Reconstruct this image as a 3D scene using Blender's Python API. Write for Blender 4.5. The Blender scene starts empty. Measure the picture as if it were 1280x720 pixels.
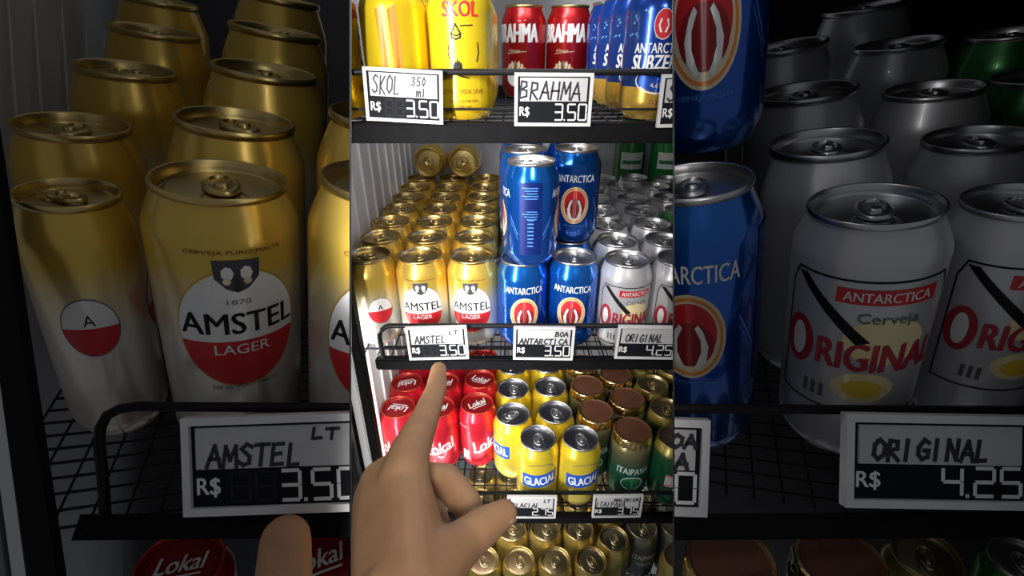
import bpy, bmesh, math, random
from mathutils import Vector as V, Matrix as M
random.seed(4)
sc = bpy.context.scene
C = sc.collection
# ------------------------------------------------------------------ camera
F_PX, TH = 590.0, math.radians(27.0)
CAM = V((0, 0, 1.45))
RX = V((1, 0, 0)); FW = V((0, math.cos(TH), -math.sin(TH))); UP = V((0, math.sin(TH), math.cos(TH)))
cd = bpy.data.cameras.new('camera'); cam = bpy.data.objects.new('camera', cd); C.objects.link(cam)
cam.location = CAM; cam.rotation_euler = (math.pi / 2 - TH, 0, 0)
cd.sensor_width = 36; cd.lens = 36 * F_PX / 1280; cd.clip_start = .01
sc.camera = cam
# ------------------------------------------------------------------ world, lights, exposure
w = bpy.data.worlds.new('room'); sc.world = w; w.use_nodes = True
w.node_tree.nodes['Background'].inputs[0].default_value = (.93, .95, 1, 1)
w.node_tree.nodes['Background'].inputs[1].default_value = .115
vs = sc.view_settings; vs.view_transform = 'Standard'; vs.look = 'None'; vs.exposure = 0; vs.gamma = 1; vs.use_curve_mapping = False

def area(name, loc, target, sx, sy, power, color=(1, 1, 1), spread=180):
    l = bpy.data.lights.new(name, 'AREA'); l.shape = 'RECTANGLE'; l.size = sx; l.size_y = sy; l.energy = power; l.color = color
    l.spread = math.radians(spread)
    o = bpy.data.objects.new(name, l); C.objects.link(o); o.location = loc
    d = (V(target) - V(loc)).normalized()
    z = -d; up = V((0, 0, 1)); x = up.cross(z).normalized(); y = z.cross(x)
    o.rotation_euler = M((x, y, z)).transposed().to_euler()
    return o
# upright tube on the door side, tube in the cabinet ceiling, two unseen spots added to light the hand and middle
area('door_tube', (-.27, .14, 1.28), (.06, .68, 1.20), .035, 1.0, 1.6, (1, .98, .95), 46)
area('cabinet_tube', (.02, .60, 1.715), (.0, .70, 1.1),  .38, .05, 1.3, (.97, .98, 1))
for tgt, en in (((.03, .52, 1.34), 30), ((.02, .56, .98), 34)):
    sp = bpy.data.lights.new('fill_spot', 'SPOT'); sp.energy = en; sp.spot_size = math.radians(19); sp.spot_blend = .5; sp.shadow_soft_size = .08; sp.color = (1, .96, .91)
    so = bpy.data.objects.new('fill_spot', sp); C.objects.link(so); so.location = (.10, -.62, 2.0)
    so.rotation_euler = (V(tgt) - so.location).to_track_quat('-Z', 'Y').to_euler()
# fill lights added under the front shelf edges to brighten the back rows
for zz, en in ((1.355, .12), (1.065, .30), (.762, .60)):
    area('shelf_fill', (-.07, .535, zz), (-.09, .80, zz - .14), .24, .012, en, (1, .98, .94))
# light strip on the inner side of the left jamb
area('jamb_strip', (-.2035, .5125, 1.15), (-.13, .62, 1.15), .007, 1.1, 1.25, (1, .99, .97))

# ------------------------------------------------------------------ helpers
def unp(px, py, zc):
    return CAM + FW * zc + RX * ((px - 640) / F_PX * zc) + UP * ((360 - py) / F_PX * zc)
def unz(px, py, z):                       # pixel on the horizontal plane at height z
    d = FW + RX * ((px - 640) / F_PX) + UP * ((360 - py) / F_PX)
    return CAM + d * ((z - CAM.z) / d.z)
def uny(px, py, y):                       # pixel on the upright plane at distance y
    d = FW + RX * ((px - 640) / F_PX) + UP * ((360 - py) / F_PX)
    return CAM + d * ((y - CAM.y) / d.y)

MATS = {}
def mat(name, col, rough=.45, metal=0., var=.0, scale=30., bump=0., coat=0., trans=0., emit=0., sss=0., spec=.5):
    if name in MATS: return MATS[name]
    m = bpy.data.materials.new(name); m.use_nodes = True; nt = m.node_tree; b = nt.nodes['Principled BSDF']
    b.inputs['Roughness'].default_value = rough; b.inputs['Metallic'].default_value = metal
    b.inputs['Specular IOR Level'].default_value = spec; b.inputs['Coat Weight'].default_value = coat; b.inputs['Transmission Weight'].default_value = trans
    if sss:
        b.inputs['Subsurface Weight'].default_value = sss; b.inputs['Subsurface Radius'].default_value = (.01, .004, .002); b.inputs['Subsurface Scale'].default_value = .5
    if emit:
        b.inputs['Emission Color'].default_value = (*col, 1); b.inputs['Emission Strength'].default_value = emit
    tc = nt.nodes.new('ShaderNodeTexCoord'); nz = nt.nodes.new('ShaderNodeTexNoise'); nz.inputs['Scale'].default_value = scale; nz.inputs['Detail'].default_value = 3
    nt.links.new(tc.outputs['Object'], nz.inputs['Vector'])
    rp = nt.nodes.new('ShaderNodeValToRGB')
    k = var if var else .04
    rp.color_ramp.elements[0].color = tuple(max(0, c * (1 - k)) for c in col) + (1,); rp.color_ramp.elements[0].position = .3
    rp.color_ramp.elements[1].color = tuple(min(1, c * (1 + k)) for c in col) + (1,); rp.color_ramp.elements[1].position = .7
    nt.links.new(nz.outputs['Fac'], rp.inputs['Fac']); nt.links.new(rp.outputs['Color'], b.inputs['Base Color'])
    if bump:
        bp = nt.nodes.new('ShaderNodeBump'); bp.inputs['Strength'].default_value = bump; bp.inputs['Distance'].default_value = .001
        nt.links.new(nz.outputs['Fac'], bp.inputs['Height']); nt.links.new(bp.outputs['Normal'], b.inputs['Normal'])
    MATS[name] = m; return m
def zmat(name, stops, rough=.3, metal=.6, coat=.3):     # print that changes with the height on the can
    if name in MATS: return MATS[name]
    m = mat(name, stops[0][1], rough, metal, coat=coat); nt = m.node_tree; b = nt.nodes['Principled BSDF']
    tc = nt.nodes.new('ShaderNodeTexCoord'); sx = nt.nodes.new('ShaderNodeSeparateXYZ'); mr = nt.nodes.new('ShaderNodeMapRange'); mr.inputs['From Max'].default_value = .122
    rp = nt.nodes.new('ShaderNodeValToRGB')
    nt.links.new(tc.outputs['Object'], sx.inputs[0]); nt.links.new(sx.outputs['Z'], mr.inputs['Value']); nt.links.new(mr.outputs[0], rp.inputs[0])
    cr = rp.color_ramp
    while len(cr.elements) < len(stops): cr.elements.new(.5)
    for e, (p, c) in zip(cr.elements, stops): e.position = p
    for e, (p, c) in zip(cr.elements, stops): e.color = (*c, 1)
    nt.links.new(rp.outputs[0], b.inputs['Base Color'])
    return m

def link(name, me, parent=None, mx=None):
    o = bpy.data.objects.new(name, me); C.objects.link(o)
    if parent: o.parent = parent
    if mx is not None: o.matrix_world = mx
    return o
def tag(o, label, cat, group=None):
    o['label'] = label; o['category'] = cat
    if group: o['group'] = group
    return o
def mesh(name, bm, mats, smooth=True):
    me = bpy.data.meshes.new(name); bm.normal_update(); bm.to_mesh(me); bm.free()
    for m in (mats if isinstance(mats, (list, tuple)) else [mats]): me.materials.append(m)
    if smooth:
        for p in me.polygons: p.use_smooth = True
    return me
def bm_box(bm, mx, sx, sy, sz, mi=0):      # box centred on mx
    vs_ = [bm.verts.new(mx @ V((x * sx / 2, y * sy / 2, z * sz / 2))) for x in (-1, 1) for y in (-1, 1) for z in (-1, 1)]
    for a in ((0, 1, 3, 2), (4, 6, 7, 5), (0, 4, 5, 1), (2, 3, 7, 6), (0, 2, 6, 4), (1, 5, 7, 3)):
        f = bm.faces.new([vs_[i] for i in a]); f.material_index = mi
def bm_tube(bm, pts, r, n=8, mi=0):
    rings = []
    for i, p in enumerate(pts):
        t = (pts[min(i + 1, len(pts) - 1)] - pts[max(i - 1, 0)]).normalized()
        a = V((0, 0, 1)) if abs(t.z) < .9 else V((0, 1, 0))
        x = t.cross(a).normalized(); y = x.cross(t)
        rings.append([bm.verts.new(p + (x * math.cos(2 * math.pi * k / n) + y * math.sin(2 * math.pi * k / n)) * r) for k in range(n)])
    for a, b in zip(rings, rings[1:]):
        for k in range(n): bm.faces.new((a[k], a[(k + 1) % n], b[(k + 1) % n], b[k])).material_index = mi
    for rg in (rings[0], rings[-1]): bm.faces.new(rg).material_index = mi
def bm_lathe(bm, prof, n=40, mi=0, wob=0):
    rings = []
    for (r, z) in prof:
        if r < 1e-6: rings.append([bm.verts.new((0, 0, z))])
        else: rings.append([bm.verts.new((r * math.sin(2 * math.pi * k / n), -r * math.cos(2 * math.pi * k / n), z)) for k in range(n)])
    for i, (a, b) in enumerate(zip(rings, rings[1:])):
        m_ = mi[i] if isinstance(mi, list) else mi
        for k in range(n):
            k2 = (k + 1) % n
            if len(a) == 1: f = bm.faces.new((a[0], b[k2], b[k]))
            elif len(b) == 1: f = bm.faces.new((a[k], a[k2], b[0]))
            else: f = bm.faces.new((a[k], a[k2], b[k2], b[k]))
            f.material_index = m_
    return rings

# planes of the two divider panels: normals point outwards from the lit cabinet
def radial(px, outward):
    a = unp(px, 0, 1) - CAM; b = unp(px, 720, 1) - CAM
    n = a.cross(b).normalized()
    if n.x * outward < 0: n = -n
    return n
NL, NR = radial(438, -1), radial(842, 1)
GAP = .0012
def planes_for(zone):
    if zone == 'mid': return [(CAM - NL * GAP, NL), (CAM - NR * GAP, NR)]
    if zone == 'left': return [(CAM + NL * GAP, -NL)]
    if zone == 'right': return [(CAM + NR * GAP, -NR)]
    return []
def fit_zone(me, mx, zone):
    """mesh trimmed where it would pass through a divider panel; None when nothing is left"""
    if me is None or not len(me.vertices): return None
    pl = planes_for(zone); cut = []
    co = [mx @ v.co for v in me.vertices]
    for (p, n) in pl:
        d = [(c - p).dot(n) for c in co]
        if min(d) > 0: return None
        if max(d) > 0: cut.append((p, n))
    if not cut: return me
    bm = bmesh.new(); bm.from_mesh(me); im = mx.inverted()
    for (p, n) in cut:
        ln = (mx.to_3x3().transposed() @ n)
        bmesh.ops.bisect_plane(bm, geom=bm.verts[:] + bm.edges[:] + bm.faces[:], plane_co=im @ p, plane_no=ln, clear_outer=True)
    if not len(bm.faces): bm.free(); return None
    m2 = me.copy(); bm.to_mesh(m2); bm.free(); return m2

# ------------------------------------------------------------------ printing on cans and cards
_tx = {}
def text_geo(s, bold=0.):
    k = (s, bold)
    if k in _tx: return _tx[k]
    cu = bpy.data.curves.new('t', 'FONT'); cu.body = s; cu.size = 1; cu.offset = bold; cu.resolution_u = 3; cu.align_x = 'CENTER'
    o = bpy.data.objects.new('t', cu); me = o.to_mesh()
    vsx = [(v.co.x, v.co.y) for v in me.vertices]; fs = [tuple(p.vertices) for p in me.polygons]
    o.to_mesh_clear(); bpy.data.objects.remove(o); bpy.data.curves.remove(cu)
    xs = [a for a, _ in vsx]; ys = [b for _, b in vsx]
    x0, x1, y0, y1 = min(xs), max(xs), min(ys), max(ys)
    _tx[k] = ([((x - x0) / (x1 - x0) - .5, (y - y0) / (y1 - y0) - .5) for x, y in vsx], fs, (x1 - x0) / (y1 - y0))
    return _tx[k]
STROKES = {  # hand-lettered capitals in a unit box
 'A': [[(0, 0), (.45, 1), (.9, 0)], [(.15, .38), (.8, .36)]], 'B': [[(.05, 0), (.1, 1), (.6, .95), (.65, .7), (.15, .52), (.7, .45), (.75, .12), (.05, 0)]],
 'C': [[(.8, .85), (.45, 1), (.1, .6), (.1, .3), (.4, 0), (.8, .12)]], 'E': [[(.75, 1), (.1, .97), (.05, 0), (.75, .03)], [(.08, .5), (.6, .53)]],
 'G': [[(.8, .85), (.45, 1), (.08, .6), (.1, .25), (.4, 0), (.8, .12), (.82, .45), (.5, .45)]], 'H': [[(.1, 1), (.05, 0)], [(.75, 1), (.8, 0)], [(.05, .5), (.8, .5)]],
 'I': [[(.3, 1), (.28, 0)]], 'K': [[(.1, 1), (.08, 0)], [(.75, 1), (.1, .45), (.8, 0)]], 'L': [[(.15, 1), (.1, 0), (.7, .04)]],
 'M': [[(0, 0), (.12, 1), (.45, .35), (.8, 1), (.92, 0)]], 'N': [[(.05, 0), (.1, 1), (.75, .02), (.8, 1)]],
 'O': [[(.45, 1), (.1, .75), (.08, .25), (.42, 0), (.82, .25), (.85, .75), (.45, 1), (.3, .95)]], 'P': [[(.1, 0), (.1, 1), (.65, .95), (.7, .6), (.12, .48)]],
 'R': [[(.06, 0), (.1, 1), (.65, .95), (.68, .6), (.12, .5), (.8, 0)]], 'S': [[(.8, .88), (.45, 1), (.12, .78), (.7, .4), (.68, .1), (.3, 0), (.02, .15)]],
 'T': [[(0, .97), (.85, 1)], [(.42, 1), (.38, 0)]], 'U': [[(.1, 1), (.1, .2), (.4, 0), (.75, .2), (.78, 1)]], 'V': [[(.05, 1), (.4, 0), (.8, 1)]],
 'Z': [[(.05, 1), (.8, .97), (.05, .03), (.8, 0)]], 'm': [[(0, 0), (.05, .7), (.35, .6), (.4, 0), (.42, .6), (.75, .7), (.85, 0)]], 'l': [[(.3, 1), (.3, 0)]],
 '3': [[(.1, .9), (.5, 1), (.65, .75), (.3, .52), (.7, .3), (.5, .02), (.05, .1)]], '5': [[(.7, 1), (.2, 1), (.15, .55), (.6, .55), (.7, .2), (.4, 0), (.05, .1)]],
 '0': [[(.4, 1), (.1, .5), (.35, 0), (.7, .5), (.4, 1)]], ' ': []}
class Print:
    """flat ink shapes in metres (u along the surface, v up)"""
    def __init__(s): s.bm = bmesh.new(); s.mats = []
    def mi(s, m):
        if m not in s.mats: s.mats.append(m)
        return s.mats.index(m)
    def poly(s, pts, m, layer=1):
        f = s.bm.faces.new([s.bm.verts.new((x, y, layer)) for x, y in pts]); f.material_index = s.mi(m); return s
    def rect(s, cx, cy, wd, ht, m, layer=1): return s.poly([(cx - wd / 2, cy - ht / 2), (cx + wd / 2, cy - ht / 2), (cx + wd / 2, cy + ht / 2), (cx - wd / 2, cy + ht / 2)], m, layer)
    def disc(s, cx, cy, rx, ry, m, layer=1, a0=0, a1=360, n=36):
        return s.poly([(cx + rx * math.cos(math.radians(a0 + (a1 - a0) * k / n)), cy + ry * math.sin(math.radians(a0 + (a1 - a0) * k / n))) for k in range(n + (a1 - a0 < 360))], m, layer)
    def ring(s, cx, cy, rx, ry, t, m, layer=1, n=36):
        for k in range(n):
            a, b = 2 * math.pi * k / n, 2 * math.pi * (k + 1) / n
            s.poly([(cx + rx * math.cos(a), cy + ry * math.sin(a)), (cx + rx * math.cos(b), cy + ry * math.sin(b)), (cx + (rx - t) * math.cos(b), cy + (ry - t) * math.sin(b)), (cx + (rx - t) * math.cos(a), cy + (ry - t) * math.sin(a))], m, layer)
        return s
    def text(s, t, cx, cy, ht, m, layer=2, wd=None, bold=0., rot=0., shear=0.):
        if bold:
            sh = bold * ht * 1.2
            for q in (-1, 1): s.text(t, cx + q * sh, cy + q * sh * .4, ht, m, layer + .05 * q, wd, 0., rot, shear)
        g, fs, asp = text_geo(t); wd = wd or ht * asp; c, sn = math.cos(math.radians(rot)), math.sin(math.radians(rot))
        vv = []
        for x, y in g:
            x, y = x * wd + shear * y * ht, y * ht
            vv.append(s.bm.verts.new((cx + x * c - y * sn, cy + x * sn + y * c, layer)))
        k = s.mi(m)
        for f in fs:
            try: s.bm.faces.new([vv[i] for i in f]).material_index = k
            except ValueError: pass
        return s
    def line(s, pts, t, m, layer=2):
        k = s.mi(m)
        for (x0, y0), (x1, y1) in zip(pts, pts[1:]):
            dx, dy = x1 - x0, y1 - y0; L = math.hypot(dx, dy) or 1; dx, dy = dx / L * t / 2, dy / L * t / 2
            s.poly([(x0 - dx - dy, y0 - dy + dx), (x0 - dx + dy, y0 - dy - dx), (x1 + dx + dy, y1 + dy - dx), (x1 + dx - dy, y1 + dy + dx)], m, layer); layer += .01
        return s
    def hand(s, t, x0, y0, wd, ht, th, m, layer=2, shear=.1):
        adv = wd / len(t)
        for i, ch in enumerate(t):
            dy = random.uniform(-.05, .05) * ht
            for st in STROKES.get(ch, []):
                s.line([(x0 + i * adv + px * adv * .92 + shear * py * ht, y0 + dy + py * ht) for px, py in st], th, m, layer)
        return s
    def wrap(s, R, name, step=.003, lift=.00012):
        bm = s.bm
        if not len(bm.verts): return None
        us = [v.co.x for v in bm.verts]; a = min(us); b = max(us)
        k = math.floor(a / step) + 1
        while k * step < b:
            bmesh.ops.bisect_plane(bm, geom=bm.verts[:] + bm.edges[:] + bm.faces[:], plane_co=(k * step, 0, 0), plane_no=(1, 0, 0)); k += 1
        bmesh.ops.triangulate(bm, faces=[f for f in bm.faces if len(f.verts) > 4])
        for v in bm.verts:
            rr = R + lift * (v.co.z + .6); an = v.co.x / R; v.co = V((rr * math.sin(an), -rr * math.cos(an), v.co.y))
        return mesh(name, bm, s.mats)
    def flat(s, name, lift=.00015):
        for v in s.bm.verts: v.co = V((v.co.x, -lift * (v.co.z + 1), v.co.y))
        return mesh(name, s.bm, s.mats, False)

# ------------------------------------------------------------------ materials
white = mat('white_ink', (.86, .86, .85), .4); black = mat('black_ink', (.010, .010, .012), .5, spec=.2); red = mat('red_ink', (.62, .022, .03), .35)
cream = mat('cream_ink', (.80, .66, .44), .4); orange = mat('orange_ink', (.85, .28, .04), .4); navy = mat('navy_ink', (.005, .02, .16), .35, .3)
gold_ink = mat('gold_ink', (.72, .46, .10), .3, .6); yellow_ink = mat('yellow_ink', (.92, .66, .06), .4); grey_ink = mat('grey_ink', (.12, .12, .13), .5)
paleblue = mat('pale_blue_ink', (.10, .30, .75), .35, .2); pink = mat('pink_ink', (.85, .38, .40), .4); green_ink = mat('green_ink', (.02, .16, .07), .4); brown_ink = mat('brown_ink', (.20, .04, .015), .4)
silver = mat('brushed_aluminium', (.62, .62, .63), .33, 1., .06, 60); gold_lid = mat('gold_lid', (.66, .50, .20), .32, 1., .06, 60)
champagne = mat('champagne_lid', (.60, .52, .34), .3, 1., .06, 60)
steel_grey = mat('dark_lid', (.34, .34, .36), .34, 1., .06, 60)
blackm = mat('black_powder_coat', (.006, .006, .007), .7, 0, .2, 80, spec=.12); wire = mat('black_wire', (.012, .012, .014), .45, 0, spec=.2)
card_m = mat('paper_card', (.56, .56, .57), .7); frame_m = mat('white_tag_plastic', (.74, .74, .75), .4); lcd = mat('dark_price_panel', (.010, .011, .014), .6, spec=.1); seg_off = mat('unlit_segment', (.022, .023, .027), .6, spec=.1); seg_on = mat('white_segment', (.85, .85, .85), .5)

# ------------------------------------------------------------------ can kinds
BODY = [(.0, .0075), (.014, .0065), (.021, .0035), (.0242, 0), (.0262, .001), (.0285, .0045), (.0315, .010), (.0328, .0155), (.033, .019), (.033, .060), (.033, .0995), (.0328, .1025), (.0316, .1065), (.0296, .1115), (.0279, .1155), (.0268, .1185)]
LID = [(.0268, .1183), (.0277, .1188), (.0282, .1205), (.0279, .1219), (.0270, .1222), (.0262, .1216), (.0256, .1180), (.0250, .1158), (.0236, .1156), (.0226, .1172), (.0216, .1174), (.0, .1174)]
def tab_mesh(m):
    bm = bmesh.new(); n = 20; z = .1190
    def outl(rx, ry, cy, zz): return [bm.verts.new((rx * math.cos(2 * math.pi * k / n), cy + ry * math.sin(2 * math.pi * k / n), zz)) for k in range(n)]
    o0 = outl(.0080, .0128, -.002, z - .0006); o1 = outl(.0080, .0128, -.002, z + .0007); o2 = outl(.0062, .0108, -.002, z + .0012)
    i2 = outl(.0046, .0046, .0040, z + .0012); i1 = outl(.0042, .0042, .0040, z - .0006)
    for a, b in ((o0, o1), (o1, o2), (o2, i2), (i2, i1)):
        for k in range(n): bm.faces.new((a[k], a[(k + 1) % n], b[(k + 1) % n], b[k]))
    for k in range(10):                                   # rivet
        pass
    rv = [[bm.verts.new((r * math.cos(2 * math.pi * k / 10), -.006 + r * math.sin(2 * math.pi * k / 10), zz)) for k in range(10)] for r, zz in ((.0032, z + .001), (.0030, z + .0024), (.0018, z + .0028))]
    for a, b in zip(rv, rv[1:]):
        for k in range(10): bm.faces.new((a[k], a[(k + 1) % 10], b[(k + 1) % 10], b[k]))
    bm.faces.new(rv[-1])
    # pressed outline of the drinking opening
    op = [[bm.verts.new((r * .95 * math.cos(2 * math.pi * k / 16), -.0125 + r * .8 * math.sin(2 * math.pi * k / 16), zz)) for k in range(16)] for r, zz in ((.0102, .1174), (.0098, .1181), (.0092, .1181), (.0088, .1174))]
    for a, b in zip(op, op[1:]):
        for k in range(16): bm.faces.new((a[k], a[(k + 1) % 16], b[(k + 1) % 16], b[k]))
    return mesh('pull_tab', bm, m)
EXT = .03
def body_mesh(m, n=40, ext=0.):
    bm = bmesh.new(); bm_lathe(bm, [(a, b - ext if b < .017 else b) for a, b in BODY], n); return mesh('can_body', bm, m)
def lid_mesh(m, rim=None, n=40):
    bm = bmesh.new(); bm_lathe(bm, LID, n, [0] * 6 + [1] * 5); return mesh('can_lid', bm, [rim or m, m])
KIND = {}
def kind(name, body, lid, tab=None, prt=None, rim=None, lidprint=None):
    KIND[name] = dict(body=body_mesh(body), lid=lid_mesh(lid, rim), tab=tab_mesh(tab) if tab else None, prt=prt, lidprint=lidprint)
R = .033
# gold and white lager
p = Print()
p.disc(0, .058, .0275, .034, gold_ink, 1).disc(0, .058, .0267, .033, white, 1.5)
p.poly([(.0267 * math.cos(math.radians(a)), .058 + .033 * math.sin(math.radians(a))) for a in range(190, 351, 8)], red, 2)
p.text('AMSTEL', 0, .0625, .0118, black, 3, wd=.0505, bold=.02).text('LAGER', 0, .0475, .0058, white, 3, wd=.024, bold=.01)
p.text('1870', 0, .0745, .0026, grey_ink, 3, wd=.010)
p.poly([(-.0095, .096), (.0095, .096), (.009, .087), (.0045, .0815), (0, .0795), (-.0045, .0815), (-.009, .087)], mat('charcoal_ink', (.06, .06, .075), .4), 2)
for sgn in (-1, 1): p.disc(sgn * .0038, .0895, .0026, .0036, white, 3, n=7).disc(sgn * .0042, .0855, .0018, .002, cream, 3, n=6)
p.text('CERVEJA PURO MALTE', 0, .0995, .0024, brown_ink, 3, wd=.040).text('350 ml  PURO MALTE', 0, .024, .0022, grey_ink, 3, wd=.030)
for u in (.075, -.075): p.disc(u, .055, .0165, .0185, grey_ink, 1).disc(u, .055, .0158, .0178, white, 1.5).disc(u, .055, .0158, .0178, red, 2, 180, 360).text('A', u, .060, .007, black, 3)
amstel_print = p.wrap(R, 'label_print')
gold_white = zmat('gold_to_white_print', [(0, (.66, .62, .54)), (.14, (.76, .73, .68)), (.36, (.80, .77, .70)), (.58, (.80, .68, .40)), (.74, (.78, .53, .08)), (1, (.78, .52, .10))], .28, .55)
kind('amstel', gold_white, gold_lid, gold_lid, amstel_print)
kind('amstel_back', gold_white, gold_lid, gold_lid)
# blue pilsner
p = Print()
p.text('ANTARCTICA', 0, .0885, .0092, white, 2, wd=.050, bold=.012)
p.disc(0, .054, .0185, .0245, cream, 1).disc(0, .054, .017, .0228, orange, 1.3).disc(0, .054, .0155, .021, cream, 1.6).disc(0, .056, .0138, .0178, red, 2).disc(0, .050, .0125, .013, mat('dark_red_ink', (.28, .015, .02), .4), 2.3)
for sgn in (-1, 1):
    p.poly([(sgn * x, y) for x, y in ((.002, .036), (.0045, .035), (.0085, .041), (.0095, .049), (.007, .058), (.0045, .062), (.003, .060), (.0058, .053), (.006, .046), (.004, .040))][::sgn], white, 3)
p.text('CERVEJA PILSEN', 0, .0265, .0028, paleblue, 2, wd=.028)
u0 = .0518
p.rect(u0, .060, .026, .086, navy, 1)
for k in range(9): p.rect(u0 + (k % 3 - 1) * .001, .097 - k * .0030 - (.012 if k > 4 else 0), .018 - (k % 3) * .003, .0011, paleblue, 2)
for k in range(8): p.rect(u0 + .0, .060 - k * .0045, .007, .0016, paleblue, 2)
for sgn in (-1, 1): p.poly([(u0 + sgn * .015, .040), (u0 + sgn * .026, .062), (u0 + sgn * .026, .064), (u0 + sgn * .015, .042)][::sgn], paleblue, 1).poly([(u0 + sgn * .015, .035), (u0 + sgn * .026, .057), (u0 + sgn * .026, .058), (u0 + sgn * .015, .036)][::sgn], paleblue, 1)
u1 = 2 * u0
p.disc(u1, .054, .0185, .0245, cream, 1).disc(u1, .054, .017, .0228, orange, 1.3).disc(u1, .054, .0155, .021, cream, 1.6).disc(u1, .056, .0138, .0178, red, 2).text('ANTARCTICA', u1, .0885, .0092, white, 2, wd=.050, bold=.012)
blue_print = p.wrap(R, 'label_print')
bluem = zmat('blue_metal_print', [(0, (.02, .13, .52)), (.2, (.008, .10, .54)), (.6, (.006, .12, .62)), (.85, (.006, .15, .64)), (1, (.01, .17, .66))], .2, .75, .9)
kind('blue', bluem, silver, silver, blue_print)
kind('blue_back', bluem, silver, silver)
# white can, red lettering
p = Print()
p.line([(-.034, .095), (.034, .095)], .0012, black, 1).line([(-.034, .095), (-.038, .085), (-.038, .012), (.038, .012), (.038, .085), (.034, .095)], .0011, black, 1)
p.disc(.010, .060, .018, .014, mat('pale_yellow_ink', (.92, .78, .42), .4), .5).disc(.004, .030, .014, .010, mat('pale_yellow_ink', (.92, .78, .42), .4), .5).disc(.004, .029, .009, .006, yellow_ink, .8)
p.poly([(-.034, .093), (-.028, .093), (.004, .060), (-.002, .058)], black, 1.5)
p.rect(.008, .0865, .042, .0085, red, 2).text('ANTARCTICA', .008, .0865, .0052, white, 3, wd=.036, bold=.012)
p.text('Cerveja', .010, .0735, .0075, grey_ink, 3, wd=.026)
p.disc(-.029, .0515, .0085, .0155, mat('wine_ink', (.42, .03, .05), .4), 2).disc(-.029, .0515, .0042, .011, white, 2.4)
p.text('RIGINAL', .010, .050, .0175, mat('wine_ink', (.42, .03, .05), .4), 2.6, wd=.056, bold=.03)
for k in range(3): p.rect(-.022 + k * .004, .023, .0022, .009, grey_ink, 2)
whitecan = mat('white_lacquer', (.62, .62, .64), .34, .35, .04, 20, coat=.4)
kind('white', whitecan, silver, silver, p.wrap(R, 'label_print'))
kind('white_back', whitecan, silver, silver)
# bright yellow can
p = Print()
p.text('SKOL', .006, .1005, .013, red, 2, wd=.034, bold=.03)
p.line([(.001, .088), (-.0035, .080), (-.003, .0765), (.001, .075), (.005, .0765), (.0055, .080), (.001, .088)], .0015, black, 2)
p.line([(-.0025, .080), (-.001, .0785), (.002, .078), (.0045, .0795)], .0013, black, 2).line([(.006, .0865), (.017, .087)], .0011, black, 2)
p.line([(-.006, .072), (-.0075, .064), (-.006, .056), (-.004, .052)], .0011, black, 2).line([(.022, .072), (.023, .064), (.021, .056)], .0011, black, 2)
for k in range(5): p.line([(-.003 + k * .0017, .046), (-.002 + k * .0018, .057 - abs(k - 2) * .0015), (-.0005 + k * .0015, .047)], .0013, black, 2)
p.line([(-.002, .045), (.003, .043), (.012, .041)], .0013, black, 2)
p.text('LEVE A VIDA LEVE', .006, .0285, .0042, brown_ink, 2, wd=.042).text('CERVEJA PILSEN', .006, .019, .0032, brown_ink, 2, wd=.030).text('350 ml', .006, .0145, .0026, brown_ink, 2, wd=.014)
for u in (-.062, -.074, .072): p.poly([(u - .004, .10), (u + .004, .105), (u + .007, .06), (u + .002, .025), (u - .002, .05)], orange, 1)
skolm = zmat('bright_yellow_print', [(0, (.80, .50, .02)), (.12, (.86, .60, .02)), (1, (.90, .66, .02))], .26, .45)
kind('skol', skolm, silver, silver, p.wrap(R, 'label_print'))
# red can with white capitals
p = Print()
p.text('BRAHMA', 0, .0865, .0235, white, 2, wd=.066, bold=.04).text('Chopp', -.002, .0635, .005, cream, 2, wd=.018, shear=.3).line([(-.013, .0600), (.016, .0630)], .0007, cream, 2)
for k in range(-3, 4):
    a = k * .27; p.poly([(math.sin(a) * .008, .018 + math.cos(a) * .010), (math.sin(a - .12) * .020, .018 + math.cos(a - .12) * .030), (math.sin(a) * .021, .018 + math.cos(a) * .034), (math.sin(a + .12) * .020, .018 + math.cos(a + .12) * .030)], cream, 1.5)
p.disc(0, .028, .014, .012, white, 2)
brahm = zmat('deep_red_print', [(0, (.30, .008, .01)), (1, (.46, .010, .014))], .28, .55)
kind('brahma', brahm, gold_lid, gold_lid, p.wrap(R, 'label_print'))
# blue can with gold foot
p = Print()
p.disc(.004, .088, .0085, .0125, red, 2).disc(.004, .088, .0092, .0132, white, 1.7)
for sgn in (-1, 1): p.poly([(.004 + sgn * x, y) for x, y in ((.001, .081), (.003, .081), (.005, .087), (.0035, .093), (.002, .092), (.0035, .087))][::sgn], white, 3)
p.text('ANTARCTICA', .004, .0675, .0088, white, 2, wd=.052, bold=.015).text('SUBZERO', .004, .0545, .0140, white, 2, wd=.054, bold=.03, shear=.12)
p.ring(.006, .0385, .024, .0125, .0012, white, .9).disc(.006, .0385, .021, .0105, mat('mid_blue_ink', (.01, .07, .42), .3, .4), 1.6)
p.text('4,6%', .004, .034, .0045, cream, 2.5, wd=.013).text('FORTE', .008, .0185, .0045, brown_ink, 2, wd=.018)
for k in range(26):
    u = random.uniform(-.045, .05); v = random.uniform(.075, .104); a = random.uniform(0, 3); q = .0035
    p.poly([(u, v), (u + q * math.cos(a), v + q * math.sin(a)), (u + q * .8 * math.cos(a + 1), v + q * .8 * math.sin(a + 1))], mat('frost_ink', (.16, .36, .62), .3, .3), .6 + k * .002)
subm = zmat('blue_over_gold_print', [(0, (.62, .38, .08)), (.262, (.80, .50, .08)), (.266, (.012, .06, .36)), (.6, (.014, .07, .42)), (1, (.012, .06, .36))], .24, .65)
kind('subzero', subm, silver, silver, p.wrap(R, 'label_print'))
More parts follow.
